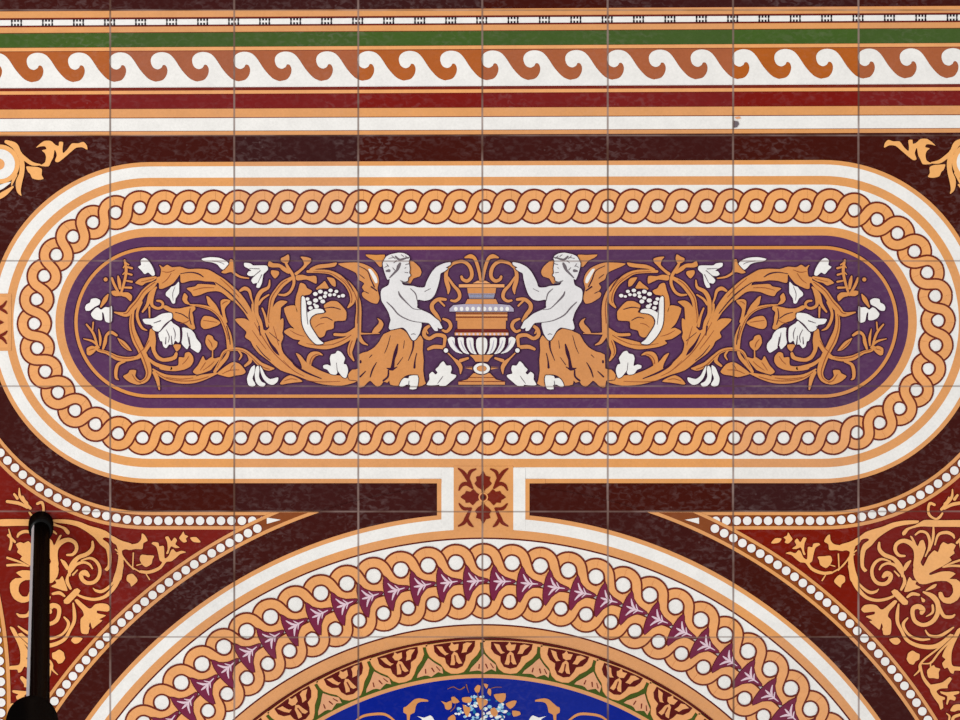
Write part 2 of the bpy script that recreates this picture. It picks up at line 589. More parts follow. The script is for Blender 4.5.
def scrollwork(T):
    b = MB(Z, T); ik = 'inkpurple'

    def st(o, t, mk='scroll', k=10.0, lv=2):
        q = sat(o, t, k)
        b.stroke(q, mk, lv, out=ik, ow=OW)
        if max(w_ for _, _, w_ in q) >= 4.2 and len(q) > 3:
            # a drawn line along the broad stems, a little to one side
            q = smooth_open(q, 4); h = []
            for i in range(2, len(q) - 3):
                dx, dy = q[i + 1][0] - q[i - 1][0], q[i + 1][1] - q[i - 1][1]; d = math.hypot(dx, dy) or 1
                o_ = 0.16 * q[i][2]
                h.append((q[i][0] - dy / d * o_, q[i][1] + dx / d * o_, min(0.8, q[i][2] * 0.16)))
            b.stroke(h, 'vein', lv + 1, sm=0, cap=False)

    def pl(o, t, mk='scroll', k=10.0, lv=2): b.poly(at(o, t, k), mk, lv, 3, out=ik, ow=OW)
    # little spray at the far end
    st(A1, '525 120 18 540 200 28 535 280 26 505 400 24 480 470 18')
    for a in ('530 140 14 565 165 14', '545 185 16 598 200 22', '545 250 16 595 265 20', '545 325 16 598 335 20', '520 392 16 590 395 24',
              '535 165 14 512 195 10', '535 235 14 508 262 10'):
        st(A1, a)
    st(A1, '398 300 22 425 370 26 470 450 20'); st(A1, '460 280 14 470 330 34 480 400 24')
    b.disc(105.6, 279.2, 2.0, 'scroll', 2, out=ik)
    pl(A1, '395 430 440 425 485 470 430 478 400 460'); pl(A1, '480 445 560 442 600 480 585 530 540 490 490 475')
    st(A1, '360 462 12 330 515 44 288 585 16')
    # curling main stems
    pl(A1, '632 345 680 305 760 290 830 280 848 296 800 330 740 345 700 372 660 360')
    st(A1, '860 320 12 800 372 56 720 440 56 660 530 60 600 600 66 540 660 50 425 640 12')
    st(A1, '610 610 30 595 720 44 605 820 56 640 920 72 680 1000 66 720 1080 70 755 1180 66 765 1250 54 740 1310 44 680 1340 36 620 1310 50')
    pl(A2, '510 560 560 530 580 498 640 500 632 555 665 600 700 630 650 642 570 615')
    st(A1, '690 540 30 652 640 26 660 720 28 700 795 24 748 820 10')
    st(A1, '840 392 20 785 460 40 755 560 32 705 635 18')
    st(A1, '832 402 20 798 500 34 800 570 30 850 600 26 895 590 26 908 555 24 885 530 24 850 525 18')
    st(A1, '772 590 20 775 690 14')
    # stem to the end leaves
    st(A2, '670 368 30 560 388 42 460 378 48 400 350 40 340 320 30 270 302 28 240 272 34')
    pl(A2, '148 280 200 255 246 280 222 320 180 350 150 340')
    st(A2, '270 272 14 210 212 22 115 185 8'); st(A2, '250 245 20 212 130 24 145 42 16'); st(A2, '212 20 14 206 92 14')
    st(A2, '280 252 14 282 180 26 266 88 8'); st(A2, '310 285 20 330 220 34 345 150 26 390 120 32 445 150 22')
    st(A2, '458 180 8 508 230 46 560 280 36 592 302 8'); st(A2, '525 410 22 462 440 30 440 500 34 440 570 28 462 592 12')
    pl(A2, '780 90 820 95 838 200 832 290 862 350 910 378 960 373 1010 358 1035 318 1055 330 1042 382 980 408 900 412 840 382 800 310 786 258 758 296 720 350 650 392 638 362 700 310 740 240 768 170')
    st(A2, '740 362 18 820 430 34 900 462 38 985 480 34')
    st(A2, '815 520 26 850 580 40 872 690 14')
    # arch with the big leaf
    pl(B1, '-10 165 30 190 70 165 120 190 200 185 280 208 380 205 480 215 560 258 650 315 730 385 800 450 860 530 905 610 940 720 990 800 960 850 900 740 840 640 760 550 690 484 620 425 560 375 540 336 450 330 380 320 300 325 230 345 205 335 200 262 170 300 130 350 80 380 20 405 -10 400 -12 350 -38 340 -30 290 0 280 10 210')
    pl(B1, '265 400 350 382 380 358 460 360 560 372 640 435 700 490 730 530 700 510 620 445 560 428 470 437 400 465 335 478 310 440')
    b.stroke(sat(B1, '200 255 6 300 240 10 380 255 14 432 287 8'), ik, 3)
    b.stroke(sat(B1, '550 340 6 640 402 10 720 470 13 800 560 10 870 650 8'), ik, 3)
    pl(B1, '665 178 690 150 700 112 727 120 735 200 745 245 700 238 650 252 612 240 650 205')
    st(B1, '735 245 22 800 285 20 885 300 12')
    st(B1, '800 425 22 845 402 38 890 425 30 912 500 18 930 560 14 925 650 12')
    pl(B1, '605 530 640 508 702 520 690 550 662 580 645 615 655 680 672 740 640 740 622 660 610 600')
    pl(B1, '462 478 490 490 525 530 560 570 600 650 570 645 520 600 480 560 470 520')
    st(B1, '300 565 12 420 580 28 520 612 34 600 685 36 650 780 46 685 880 58 700 995 64')
    b.stroke(sat(B1, '665 780 8 690 880 10 700 960 8'), ik, 3)
    pl(B1, '242 448 275 480 270 520 298 562 250 552 222 510')
    pl(B1, '18 580 60 572 120 600 200 602 260 588 340 578 352 610 322 640 332 690 335 740 350 800 312 812 270 772 220 742 160 722 118 682 128 652 90 632 50 612')
    b.stroke(sat(B1, '150 640 6 220 660 10 280 700 8'), ik, 3); b.stroke(sat(B1, '300 600 6 290 680 10 310 760 8'), ik, 3)
    pl(B2, '130 243 202 243 200 280 165 312 145 280')
    pl(B2, '460 170 480 145 522 160 538 195 572 218 566 262 530 300 500 296 470 260 453 220')
    st(B2, '525 290 10 523 380 14')
    pl(B2, '408 10 440 -42 520 -32 602 20 572 52 530 66 490 80 440 86 410 60')
    # lower arch
    st(B2, '545 510 24 590 420 20 640 318 28 740 288 32 840 305 34 920 365 38 1000 440 48 1080 478 50 1135 482 14')
    st(B2, '545 515 26 600 445 36 660 372 36 682 320 26')
    st(B2, '785 305 16 812 350 20 790 395 10'); st(B2, '880 345 20 902 405 34 850 455 22')
    pl(B2, '570 530 640 470 700 430 742 418 800 440 855 512 820 542 750 552 690 567 620 552')
    st(B2, '-70 490 16 0 540 38 80 575 58 200 592 78 330 590 76 450 565 52 565 530 16')
    pl(B2, '328 512 378 450 410 390 430 358 457 402 512 368 545 382 602 368 562 430 520 480 500 502 440 522 370 542')
    pl(B2, '188 370 240 372 250 330 290 318 327 360 332 410 302 460 240 492 150 507 60 502 -5 485 0 440 100 460 180 450')
    b.stroke(sat(B2, '360 555 6 450 525 9 520 495 7'), ik, 3)
    for o, t in ((B2, '430 0 4 500 10 7 570 20 4'), (B2, '480 190 4 510 230 8 520 270 5'), (B2, '620 535 4 700 500 8 790 495 5'), (B2, '700 500 4 720 460 6 745 440 4'),
                 (B2, '400 500 4 440 440 7 455 420 4'), (B2, '430 500 4 500 450 7 540 410 4'), (B2, '220 440 4 260 400 7 285 360 5'), (B2, '60 570 5 200 588 9 330 575 5'),
                 (B1, '20 230 4 80 240 8 150 215 5'), (B1, '20 350 4 70 310 8 110 250 5'), (B1, '330 420 4 430 395 8 540 395 5'), (B1, '600 300 4 700 390 8 790 490 5'),
                 (A1, '690 335 4 750 322 6 820 300 4'), (A2, '170 300 4 200 290 7 225 285 4'), (A2, '660 330 4 720 280 7 770 200 4'), (A2, '600 540 5 640 600 8 690 625 5'),
                 (B2, '200 30 4 260 20 7 300 -10 4'), (B1, '620 560 4 640 540 7 670 530 4')):
        b.stroke(sat(o, t), 'vein', 3)
    # great acanthus
    pl(O1, '148 376 190 374 228 398 250 405 278 425 300 400 318 350 342 305 338 400 352 450 342 480 352 520 400 570 430 585 425 560 405 520 425 530 450 560 500 590 560 612 640 618 662 640 600 657 520 652 450 632 400 612 340 592 290 552 250 522 225 492 214 470 190 452 196 430 165 400', k=4.235)
    b.stroke(sat(C2, '88 60 16 100 150 8'), ik, 3); b.stroke(sat(C2, '150 130 8 200 230 22 250 300 34 288 348 8'), ik, 3)
    b.stroke(sat(C2, '410 390 8 450 450 18 560 520 20 710 582 10'), ik, 3); b.stroke(sat(C2, '190 120 6 290 205 8'), ik, 3)
    b.stroke(sat(C2, '60 250 6 130 340 10 200 400 8'), ik, 3)
    st(C2, '592 470 34 592 400 56 622 350 66 680 332 34 722 347 8')
    pl(C2, '298 632 340 580 400 550 480 580 522 612 440 622 370 632 320 642')
    for t in ('40 20 4 120 160 9 240 330 9 400 480 5', '20 100 4 90 200 8 160 290 5', '230 60 4 260 160 8 285 250 5', '330 400 4 430 500 8 540 560 5', '610 440 4 630 390 8 660 355 5',
              '340 605 4 410 585 7 470 595 4', '560 600 4 700 615 8 900 610 5', '400 100 4 470 140 8 540 160 4', '560 230 4 680 250 8 840 240 5', '650 70 4 690 40 8 740 30 4'):
        b.stroke(sat(C2, t), 'vein', 3)
    # stems and buds above it
    pl(C1, '308 100 340 85 382 62 392 110 372 152 340 147 310 130')
    st(C1, '355 145 20 382 200 30 425 270 30 437 350 28 402 430 26 350 466 26 288 464 16')
    pl(C1, '178 176 190 128 230 150 290 155 350 190 402 240 380 254 320 220 290 192 220 192')
    pl(C1, '208 250 215 220 282 230 287 260 250 302 225 280')
    pl(C1, '503 85 560 88 607 105 602 140 572 170 550 195 500 240 460 272 443 250 490 215 538 165 525 115')
    st(C1, '412 300 34 330 352 50 272 420 50 222 500 50 202 600 42 190 720 40 215 800 30')
    st(C1, '195 318 10 182 390 28 112 432 40 72 500 40 62 580 40 66 660 38 100 740 36 120 820 26')
    st(C1, '185 465 14 122 508 22 85 560 24'); st(C1, '20 560 14 30 650 26 60 740 26 90 800 20'); st(C1, '120 600 16 150 680 22 170 780 22')
    pl(C1, '372 533 342 562 302 600 288 660 290 720 330 700 330 800 300 900 230 900 205 760 212 620 260 545 310 522')
    # leaves around the horn
    pl(C1, '480 420 500 348 545 360 570 400 617 425 592 462 532 477 512 560 514 700 542 810 602 900 672 950 732 943 850 912 960 885 1020 840 1020 900 900 972 780 1007 700 1007 560 985 478 950 500 920 430 905 348 850 343 825 400 795 440 803 388 745 338 600 440 570 470 620 468 640 450 560 460 480')
    pl(C1, '740 565 800 530 862 530 902 560 952 620 962 650 950 720 842 730 832 800 762 822 742 872 700 892 652 862 602 762 612 700 652 660 720 645 762 640 742 600')
    b.stroke(sat(C1, '740 600 6 820 590 10 900 610 8'), ik, 3); b.stroke(sat(C1, '700 700 6 760 690 9 820 720 7'), ik, 3)
    pl(C1, '658 402 720 350 745 328 772 370 785 402 720 402 680 417')
    st(C1, '575 232 26 700 230 36 800 242 38 880 284 50 960 350 52 1012 440 52 1022 530 46 978 592 14')
    pl(C1, '600 202 680 165 780 155 865 143 842 182 740 197 660 207 590 240')
    pl(C1, '768 290 830 300 852 330 852 382 820 372 790 332'); pl(C1, '458 275 520 265 580 280 657 278 662 352 620 337 560 312 480 322 458 310')
    b.stroke(sat(C1, '660 210 5 800 215 8 900 260 9 980 340 9 1030 430 8'), ik, 3)
    # upright stem beside the wing
    st(D1, '20 262 22 120 330 34 195 420 42 236 520 46 246 620 52 240 720 60 238 840 60')
    st(D2, '225 128 34 300 134 14 450 131 8'); st(D2, '215 120 44 120 190 52 10 240 52 -80 262 44')
    st(D2, '5 142 28 120 142 30 215 90 40'); st(D2, '240 150 44 282 218 32 335 247 8'); st(D2, '205 160 46 168 260 56 158 330 42 195 402 14')
    pl(D2, '430 -22 470 0 492 40 472 90 432 127 378 127 400 80 438 40 448 10')
    return b


def white_piece(name, parent, T, polys, lines=(), z=Z + 0.0001, mk='white', dark=()):
    b = MB(z, T)
    for p in polys: b.poly(p, mk, 3, 3, out='inkpurple', ow=1.4)
    for l in lines: b.stroke(l, 'grey', 4)
    for l in dark: b.stroke(l, 'inkpurple', 4)
    return b.build(name, parent)


def side(T):
    scrollwork(T).build('acanthus_scroll', panel)
    ZW = Z + 0.0008
    white_piece('white_flower', panel, T, [at(A1, '130 590 145 560 180 540 190 507 240 498 280 518 272 560 225 585 180 620 140 622'),
                                           at(A1, '190 650 230 602 260 590 290 612 330 587 370 590 397 580 397 722 370 742 345 735 330 722 316 652 300 640 300 712 260 717 220 702 200 682')], z=ZW)
    white_piece('white_bud', panel, T, [at(A1, '685 120 720 95 755 115 790 160 815 210 827 262 800 273 760 240 725 257 690 217 660 185 690 165')], z=ZW)
    white_piece('white_bud', panel, T, [at(B1, '187 333 190 400 187 450 155 500 147 547 120 547 95 500 58 470 60 440 90 410 110 385 150 370')],
                [sat(B1, '150 380 4 125 450 6 130 520 4')], z=ZW)
    white_piece('white_bud', panel, T, [at(B1, '413 105 500 88 590 95 650 120 682 150 665 177 630 212 600 195 570 160 520 140 450 130')],
                [sat(B1, '520 125 4 600 140 6 640 160 4')], z=ZW)
    white_piece('white_flower', panel, T, [at(C1, '-60 145 0 150 30 170 90 170 165 173 177 210 150 240 130 262 117 340 92 392 60 387 70 345 30 352 10 320 30 290 50 270 0 277 -32 260 -15 230 10 222 -20 200 -57 180')],
                [sat(C1, '-10 200 5 90 205 8'), sat(C1, '20 290 5 100 222 8'), sat(C1, '75 345 5 115 262 8')], z=ZW)
    white_piece('white_fan_flower', panel, T, [
        [(142.7, 318.6), (153.3, 317.9), (161.6, 313.4), (171, 312.5), (171.8, 317.9), (165.6, 324.5), (158.5, 331), (153, 329.2), (151, 324.5), (145, 323.3)],
        at(B2, '20 80 100 5 130 30 150 40 190 70 197 110 197 200 180 222 150 200 130 242 90 240 60 277 30 255 20 210 0 202 -17 140 0 100'),
        at(B2, '215 75 300 88 342 130 362 180 402 230 407 280 380 322 340 300 310 280 290 250 270 287 240 262 213 220')],
        [sat(B2, '60 90 5 90 160 9 80 220 5'), sat(B2, '130 70 5 150 130 9 145 190 5'), sat(B2, '270 120 5 280 180 9 290 240 5')],
        dark=[sat((60, 230), t, 4.233) for t in ('470 378 3 445 400 7 422 428 3', '512 398 3 514 440 7 510 480 4', '470 445 2 474 485 5', '448 450 2 446 480 4', '545 450 2 550 492 5', '395 392 2 425 382 4', '375 400 2 392 408 4')], z=ZW)
    white_piece('white_drooping_flower', panel, T, [at(C2, '10 470 45 448 42 520 22 580 52 640 20 662 -20 642 -32 580 -12 520'),
                                                    at(C2, '57 470 80 452 92 490 87 560 112 610 152 632 130 662 90 652 55 612 45 540'),
                                                    at(C2, '97 452 122 490 152 550 200 585 277 568 272 610 230 642 180 632 130 582 105 520')], z=ZW)
    white_piece('white_leaf', panel, T, [at(C2, '730 450 770 440 805 452 795 380 810 340 850 330 870 303 905 315 932 350 947 380 932 430 960 443 977 500 957 572 920 562 880 512 865 492 870 522 850 542 800 532 770 492 733 477')],
                [sat(C2, '860 420 4 868 500 6')], z=ZW)
    b = MB(ZW, T)
    b.poly(at(C1, '513 490 545 493 557 560 572 640 590 628 650 603 720 608 737 640 660 652 612 682 592 725 602 775 642 842 690 912 732 947 690 958 650 952 590 892 540 812 515 720'), 'white', 3, 3, out='inkpurple', ow=1.8)
    b.stroke(sat(C1, '560 560 6 565 660 8 575 760 6'), 'grey', 4)
    for x, y, r in ((590, 545, 25), (650, 455, 24), (700, 432, 24), (752, 446, 20), (802, 420, 22), (860, 430, 20), (925, 472, 22), (652, 520, 26),
                    (700, 495, 20), (745, 480, 20), (795, 465, 20), (840, 462, 18), (724, 530, 24), (602, 595, 22), (662, 580, 24), (572, 505, 20), (885, 480, 16), (640, 560, 14)):
        b.disc(C1[0] + x / 10, C1[1] + y / 10, r / 10, 'white', 3, r / 12, 9, out='inkpurple', ow=1.0)
    b.build('white_seed_horn', panel)
    white_piece('white_leaf', panel, T, [at(E2, '262 642 290 590 288 540 320 513 350 540 370 520 350 490 380 460 400 430 430 408 460 450 502 450 512 490 502 530 555 545 547 572 500 612 450 652 390 652 385 642 320 648')],
                [sat(E2, '370 630 4 400 590 8 425 555 4')], z=ZW)
    # cherub
    ch = MB(Z + 0.0012, T)
    body = at(D1, '500 110 520 80 560 60 640 43 700 50 742 75 752 100 742 130 752 200 747 245 760 268 737 290 732 322 700 332 670 322 690 365 790 375 830 388 900 387') + \
        at(E1, '262 330 310 240 360 185 430 150 497 138 497 163 452 192 472 200 440 228 400 250 392 300 372 380 342 460 300 507 240 522 170 512 168 570 165 590 200 610 290 650 352 700 385 725 402 760 418 795 392 802 370 790 372 822 340 820 310 780 280 745 212 740 212 770 190 850 150 910 120 915 90 870 60 820 20 790') + \
        at(D2, '620 80 560 92 543 70 560 0') + at(D1, '562 715 540 640 500 570 470 520 463 440 480 400 540 365 552 305 530 312 508 260 490 200 483 150')
    ch.poly(body, 'bone', 3, 3, out='inkpurple', ow=1.6)
    for t in ('610 80 16 650 112 22 715 96 16 755 88 6', '655 150 22 640 180 34 625 215 24 590 252 18 552 292 12', '520 225 20 545 222 30',
              '708 162 6 745 152 9', '700 238 5 735 243 7', '660 322 8 700 341 12 742 346 12', '640 430 8 655 470 18 700 520 14 745 565 9 790 602 7 860 612 5',
              '522 535 8 580 590 13 640 660 12 720 705 10 800 730 7 930 745 5', '757 400 6 808 450 11 826 520 7', '540 100 5 590 90 8', '520 150 5 540 180 7', '570 70 5 605 100 9', '590 145 5 620 122 9', '500 190 5 532 172 7', '705 72 6 735 98 10', '580 190 5 600 215 8', '665 60 5 690 80 8', '700 200 4 715 190 6', '960 400 4 900 430 6'):
        ch.stroke(sat(D1, t), 'grey', 4)
    ch.stroke(sat(D2, '765 140 4 790 132 7 810 142 4'), 'grey', 4)
    cherub = ch.build('cherub', panel, 'white winged child figure reaching towards the urn')
    w = MB(Z, T)
    w.poly(at(D1, '40 155 120 145 230 143 300 160 380 200 430 260 447 330 432 400 442 450 452 500 430 552 370 542 290 490 278 450 300 430 278 390 300 350 240 310 220 250 150 212 80 182'), 'scroll', 2, 3, out='inkpurple')
    w.poly(at(D1, '340 210 370 213 422 290 432 340 410 347 380 290'), 'white', 3, 3)
    for t in ('240 175 6 330 225 9 365 310 11 400 385 12', '370 385 14 425 425 12', '250 260 5 300 300 8', '300 430 6 340 450 8'):
        w.stroke(sat(D1, t), 'inkpurple', 3)
    w.build('wing', cherub)
    w = MB(Z, T)
    w.poly(at(D1, '313 63 420 68 505 65 500 110 480 180 450 182 400 122 345 96'), 'scroll', 2, 2, out='inkpurple')
    w.build('wing', cherub)
    w = MB(Z, T)
    w.poly(at(D1, '735 128 790 133 852 190 872 240 852 282 790 302 762 352 728 352 728 300 750 220'), 'scroll', 2, 2, out='inkpurple')
    w.build('wing', cherub)
    d = MB(Z, T)
    d.poly(at(D2, '545 115 600 82 660 82 720 120 760 190 790 212 830 180 860 150 887 200 882 300 892 400 887 500 902 600 912 632 850 662 825 642 830 560 760 540 700 560 660 620 640 652 560 642 550 600 530 622 490 612 470 642 430 662 390 632 360 602 330 622 290 662 240 667 230 602 150 592 140 540 180 492 240 480 245 342 330 312 400 270 450 210 490 140'), 'scroll', 5, 2, out='inkpurple')
    for t in ('632 240 14 612 320 34 592 390 26 575 480 34 525 478 8', '540 500 14 535 560 18 490 602 18', '625 465 8 580 492 20', '790 215 20 782 290 14 738 402 5',
              '822 330 8 806 400 12 800 470 22', '422 418 6 382 490 15 358 565 10', '375 345 8 348 372 5', '312 508 8 258 562 16', '685 368 5 630 442 8',
              '262 405 18 262 420 18', '560 150 4 530 260 7 500 330 4', '700 200 4 690 280 6'):
        d.stroke(sat(D2, t), 'inkpurple', 6)
    d.build('drapery', cherub)
    f = MB(Z + 0.0012, T)
    f.poly(at(D2, '648 652 670 600 700 573 740 578 750 553 830 548 837 610 817 682 750 684 758 645 720 640 680 662'), 'white', 3, 2, out='inkpurple')
    f.stroke(sat(D2, '745 600 5 740 645 9'), 'grey', 4)
    f.build('foot', cherub)
    r = MB(Z, T)
    for o, t in ((E1, '452 512 26 380 510 34 322 556 38 320 610 40 360 665 38 392 725 34'), (E1, '385 520 20 440 575 18'),
                 (E2, '430 -14 20 485 12 32 503 65 34 465 112 28 425 100 22'), (E2, '292 55 26 250 90 38 240 150 38 290 182 34 360 148 34 440 162 38 442 222 28 432 282 28'),
                 (E2, '432 270 36 340 265 38 280 288 26'), (E2, '275 130 14 262 100 10'),
                 (E1, '492 190 18 535 150 28 620 132 32 682 168 34 712 230 36 710 290 34 670 327 34 625 312 30 612 285 26'),
                 (E1, '492 172 18 460 240 34 460 320 40 482 400 38 478 455 10'), (E1, '475 290 20 530 370 28 582 430 34 592 492 32 552 527 28 508 522 20')):
        r.stroke(sat(o, t), 'scroll', 2, out='inkpurple')
    r.build('ribbon', panel)


side(ident)
side(flip)

# ---- urn in the middle
AX = 481.2


def sym(pts):
    return pts + [(2 * AX - x, y) for x, y in reversed(pts)]


u = MB(Z + 0.0003)
ik = 'inkpurple'


def up(t, mk, lv=3, o=F1, out=None, sm=0):
    u.poly(sym(at(o, t)), mk, lv, sm, out=out)


up('245 390 245 360 380 358', 'apricot', out=ik)
up('380 350 400 342 430 325', 'apricot', out=ik)
up('335 450 328 395', 'scroll', out=ik)
up('350 500 340 452', 'lilac', 2)
for yy in (462, 476, 490):
    u.stroke([(F1[0] + 35, F1[1] + yy / 10, 0.5), (2 * AX - F1[0] - 35, F1[1] + yy / 10, 0.5)], 'midblue' if yy == 476 else 'grey', 3, sm=0)
up('308 556 330 508', 'scroll', out=ik)
up('150 632 153 602 190 568 300 558', 'lilac', 2, out=ik)
for i in range(10):
    x = F1[0] + (215 + i * 57) / 10
    u.disc(x, F1[1] + 60.5, 1.9, 'white', 3, 2.2, 10)
up('215 722 215 642', 'scroll', 2, out=ik)
for yy, w_, mk in ((653, 0.9, 'maroon'), (688, 1.0, 'maroon'), (668, 1.2, 'apricot')):
    u.stroke([(F1[0] + 21.5, F1[1] + yy / 10, w_), (2 * AX - F1[0] - 21.5, F1[1] + yy / 10, w_)], mk, 4, sm=0, cap=False)
up('232 85 230 0', 'scroll', 3, F2)
up('200 116 215 90', 'maroon', 2, F2, out=ik)
up('204 150 204 122', 'apricot', 2, F2, out=ik)
for i in range(13):
    u.disc(F2[0] + 22.5 + i * 4.15, F2[1] + 13.7, 1.25, 'pink', 3, 1.2, 8)
up('352 345 390 382 410 412', 'scroll', 3, F2, out=ik)
up('300 465 390 470 390 495 300 475', 'scroll', 2, F2)
up('240 642 240 614 330 590 390 528', 'scroll', 3, F2, out=ik)
u.stroke([(F2[0] + 24, F2[1] + 61, 0.7), (2 * AX - F2[0] - 24, F2[1] + 61, 0.7)], 'maroon', 4, sm=0, cap=False)
u.stroke([(F2[0] + 34, F2[1] + 57, 0.6), (2 * AX - F2[0] - 34, F2[1] + 57, 0.6)], 'maroon', 4, sm=0, cap=False)
u.disc(AX, F2[1] + 48, 8.2, 'white', 4, 5.5, 24, out=ik)
u.disc(AX, F2[1] + 48, 4.6, 'scroll', 5, 2.6, 18, out='gold', ow=0.5)
urn = u.build('urn', panel, 'buff pedestal urn with a white fluted bowl')
fl = MB(Z + 0.0006)
fl.poly(sym(at(F2, '410 340 250 335 160 270 125 195 160 160 300 158')), 'inkpurple', 2)
for t in ('132 190 168 163 202 178 204 240 242 298 282 332 215 315 160 262', '232 178 262 168 292 178 294 240 322 300 348 336 292 322 248 262',
          '320 182 352 170 388 182 390 250 402 300 422 338 366 324 328 262'):
    p = at(F2, t)
    fl.poly(p, 'white', 3, 2); fl.poly([(2 * AX - x, y) for x, y in p], 'white', 3, 2)
fl.poly(sym(at(F2, '445 336 418 270 418 200 440 172')), 'white', 3, 2)
for t in ('180 200 5 210 260 9 255 315 4', '262 200 5 282 260 9 322 320 4', '352 200 5 365 270 9 390 325 4'):
    q = sat(F2, t); fl.stroke(q, 'lilac', 4); fl.stroke([(2 * AX - x, y, w_) for x, y, w_ in q], 'lilac', 4)
fl.build('fluted_bowl', urn)
for sgn in (0, 1):
    def fx(q): return [(2 * AX - x, y, w_) for x, y, w_ in q] if sgn else q
    fn = MB(Z + 0.0003)
    fn.stroke(fx(sat(E1, '648 92 16 700 80 42 742 102 32 770 170 32 790 250 28 802 330 22')), 'scroll', 3, out=ik)
    fn.build('urn_finial', urn)
    fn = MB(Z + 0.0003)
    for t in ('130 320 12 190 380 18 232 420 38 262 470 38 260 532 10', '335 378 22 262 402 34'):
        fn.stroke(fx(sat(F2, t)), 'scroll', 3, out=ik)
    x = F2[0] + 11.5
    fn.disc(2 * AX - x if sgn else x, F2[1] + 30, 2.2, 'white', 4, out=ik)
    fn.build('side_scroll', urn)

# ------------------------------------------------------------------ round medallion
med = thing('round_medallion', 'large round medallion with braided border and bright blue centre, cut by the lower edge', 'tile medallion')
MX, MY = 482.7, 999.0


def circ(r, a0=0, a1=360, n=240):
    return [(MX + r * math.sin(math.radians(a0 + (a1 - a0) * i / n)), MY - r * math.cos(math.radians(a0 + (a1 - a0) * i / n))) for i in range(n + (0 if a1 - a0 == 360 else 1))]


def mring(name, r0, r1, mk, lv=1, z=0.0007, label=None):
    b = MB(z); b.band(circ(r0), circ(r1), mk, lv); return b.build(name, med, label)


b = MB(0.0006); b.band(circ(470), circ(514.2), 'dark', 1); b.build('dark_outer_ring', med, 'chocolate maroon outer ring')
mring('outer_edging', 481.6, 486, 'orange')
mring('white_band', 470.2, 481.6, 'white')
mring('buff_band', 461.8, 470.2, 'orange')
mring('dark_line', 460.2, 461.8, 'line')
mring('braid_ground', 375.4, 460.2, 'white', 1, 0.0007, 'white ground under the braid')
mring('dark_line', 373.8, 375.4, 'line')
mring('inner_buff_band', 362.2, 373.8, 'orange')
mring('dark_line', 360.5, 362.2, 'line', 1, 0.0022)
mring('green_ground', 325.2, 359.6, 'leafgreen', 1, 0.0007, 'green ground behind the scallops')
mring('fine_buff_line', 321.4, 325.2, 'orange')
b = MB(0.0007); b.poly(circ(321.4), 'blue', 1); b.build('blue_field', med, 'bright cobalt blue centre')


def ea(k):
    return 0.1 + (3.715 if k > 0 else 3.640) * k


def pol(a, r):
    t = math.radians(a); return (MX + r * math.sin(t), MY - r * math.cos(t))


KN = 24
outer_hi, outer_lo, inner_hi, inner_lo = [], [], [], []


def crossing(k, rc, r, up, ext):
    a0, a1 = ea(k), ea(k + 1)
    D = math.radians(a1 - a0) * rc
    return [pol(a0 + math.degrees(x / rc), rc + y) + (8.4,) for x, y in s_curve(D, r, up, 1.6, ext)]


for nm, rc, r, top in (('outer_braid_strand', 437.4, 13.2, True), ('inner_braid_strand', 398.6, 12.4, False)):
    b = MB(0.0010)
    for k in range(-KN, KN):
        b.stroke(crossing(k, rc, r, top, 1.6), 'apricot', 2, out='edge', ow=3.7, sm=0, cap=False, trim=True)
    for k in range(-KN, KN):
        b.stroke(crossing(k, rc, r, not top, 6.5), 'apricot', 4, out='edge', ow=3.7, sm=0, cap=False, trim=True)
    b.build(nm, med)
OD = (400, 530)
D_IN = at(OD, '562 204 584 246 628 280 684 298 684 311 630 326 586 366 560 420 543 390 536 330 542 262', 6)
D_FL = [sat(OD, t, 6) for t in ('662 303 4 620 304 10 590 304 6', '615 303 6 590 285 14 570 250 4', '610 304 6 585 304 14 560 302 6', '615 305 6 590 322 14 570 356 4',
                                '630 302 4 618 290 8 608 272 3', '630 306 4 618 316 8 608 332 3')]
for k in range(-KN, KN):
    a = math.radians(ea(k) - 0.1)
    ca, sa = math.cos(a), math.sin(a)

    def rot(x, y, ca=ca, sa=sa):
        dx, dy = x - MX, y - MY
        return (MX + dx * ca - dy * sa, MY + dx * sa + dy * ca)
    b = MB(0.0014, rot)
    b.poly(D_IN, 'plum', 5, 2, out='line', ow=1.4)
    for q in D_FL: b.stroke(q, 'pink', 6, sm=2)
    b.build('plum_dart', med)

OS = (480, 640)
sc0 = 4.62
for k in range(-9, 9):
    a = math.radians((k + 0.5) * 9.24 - sc0)
    ca, sa = math.cos(a), math.sin(a)

    def rot(x, y, ca=ca, sa=sa):
        dx, dy = x - MX, y - MY
        return (MX + dx * ca - dy * sa, MY + dx * sa + dy * ca)
    b = MB(0.0010, rot)
    b.poly(at(OS, '28 1 34 70 50 120 90 165 150 215 185 285 235 322 300 333 362 326 405 288 455 225 520 180 562 128 570 60 600 66 622 60 624 44 450 17 300 5 150 1'), 'apricot', 2, 0, out='gold', ow=0.8)
    b.poly(at(OS, '108 12 106 80 140 130 200 158 203 210 235 262 300 282 362 265 397 210 412 162 472 142 512 90 524 36 400 22 250 12'), 'line', 3, 0)
    for t in ('133 28 190 40 205 80 222 108 245 120 205 132 168 92', '492 52 440 38 400 48 392 90 370 132 420 132 442 92',
              '253 52 272 40 290 12 310 40 357 38 342 92 300 106 268 92', '268 140 300 108 328 128 342 180 362 237 326 236 300 200 282 242 242 235 257 190'):
        b.poly(at(OS, t), 'apricot', 4)
    b.stroke(sat(OS, '300 150 14 300 205 14'), 'maroon', 5, sm=0)
    b.poly(at(OS, '590 178 632 240 692 310 682 372 640 342 602 352 560 367 530 342 500 332 420 330 440 300 520 240 562 200'), 'peach', 3)
    for t in ('592 285 14 602 325 10', '528 275 10 518 312 12', '640 285 8 660 330 10'):
        b.stroke(sat(OS, t), 'maroon', 4)
    b.build('scallop_shell', med)

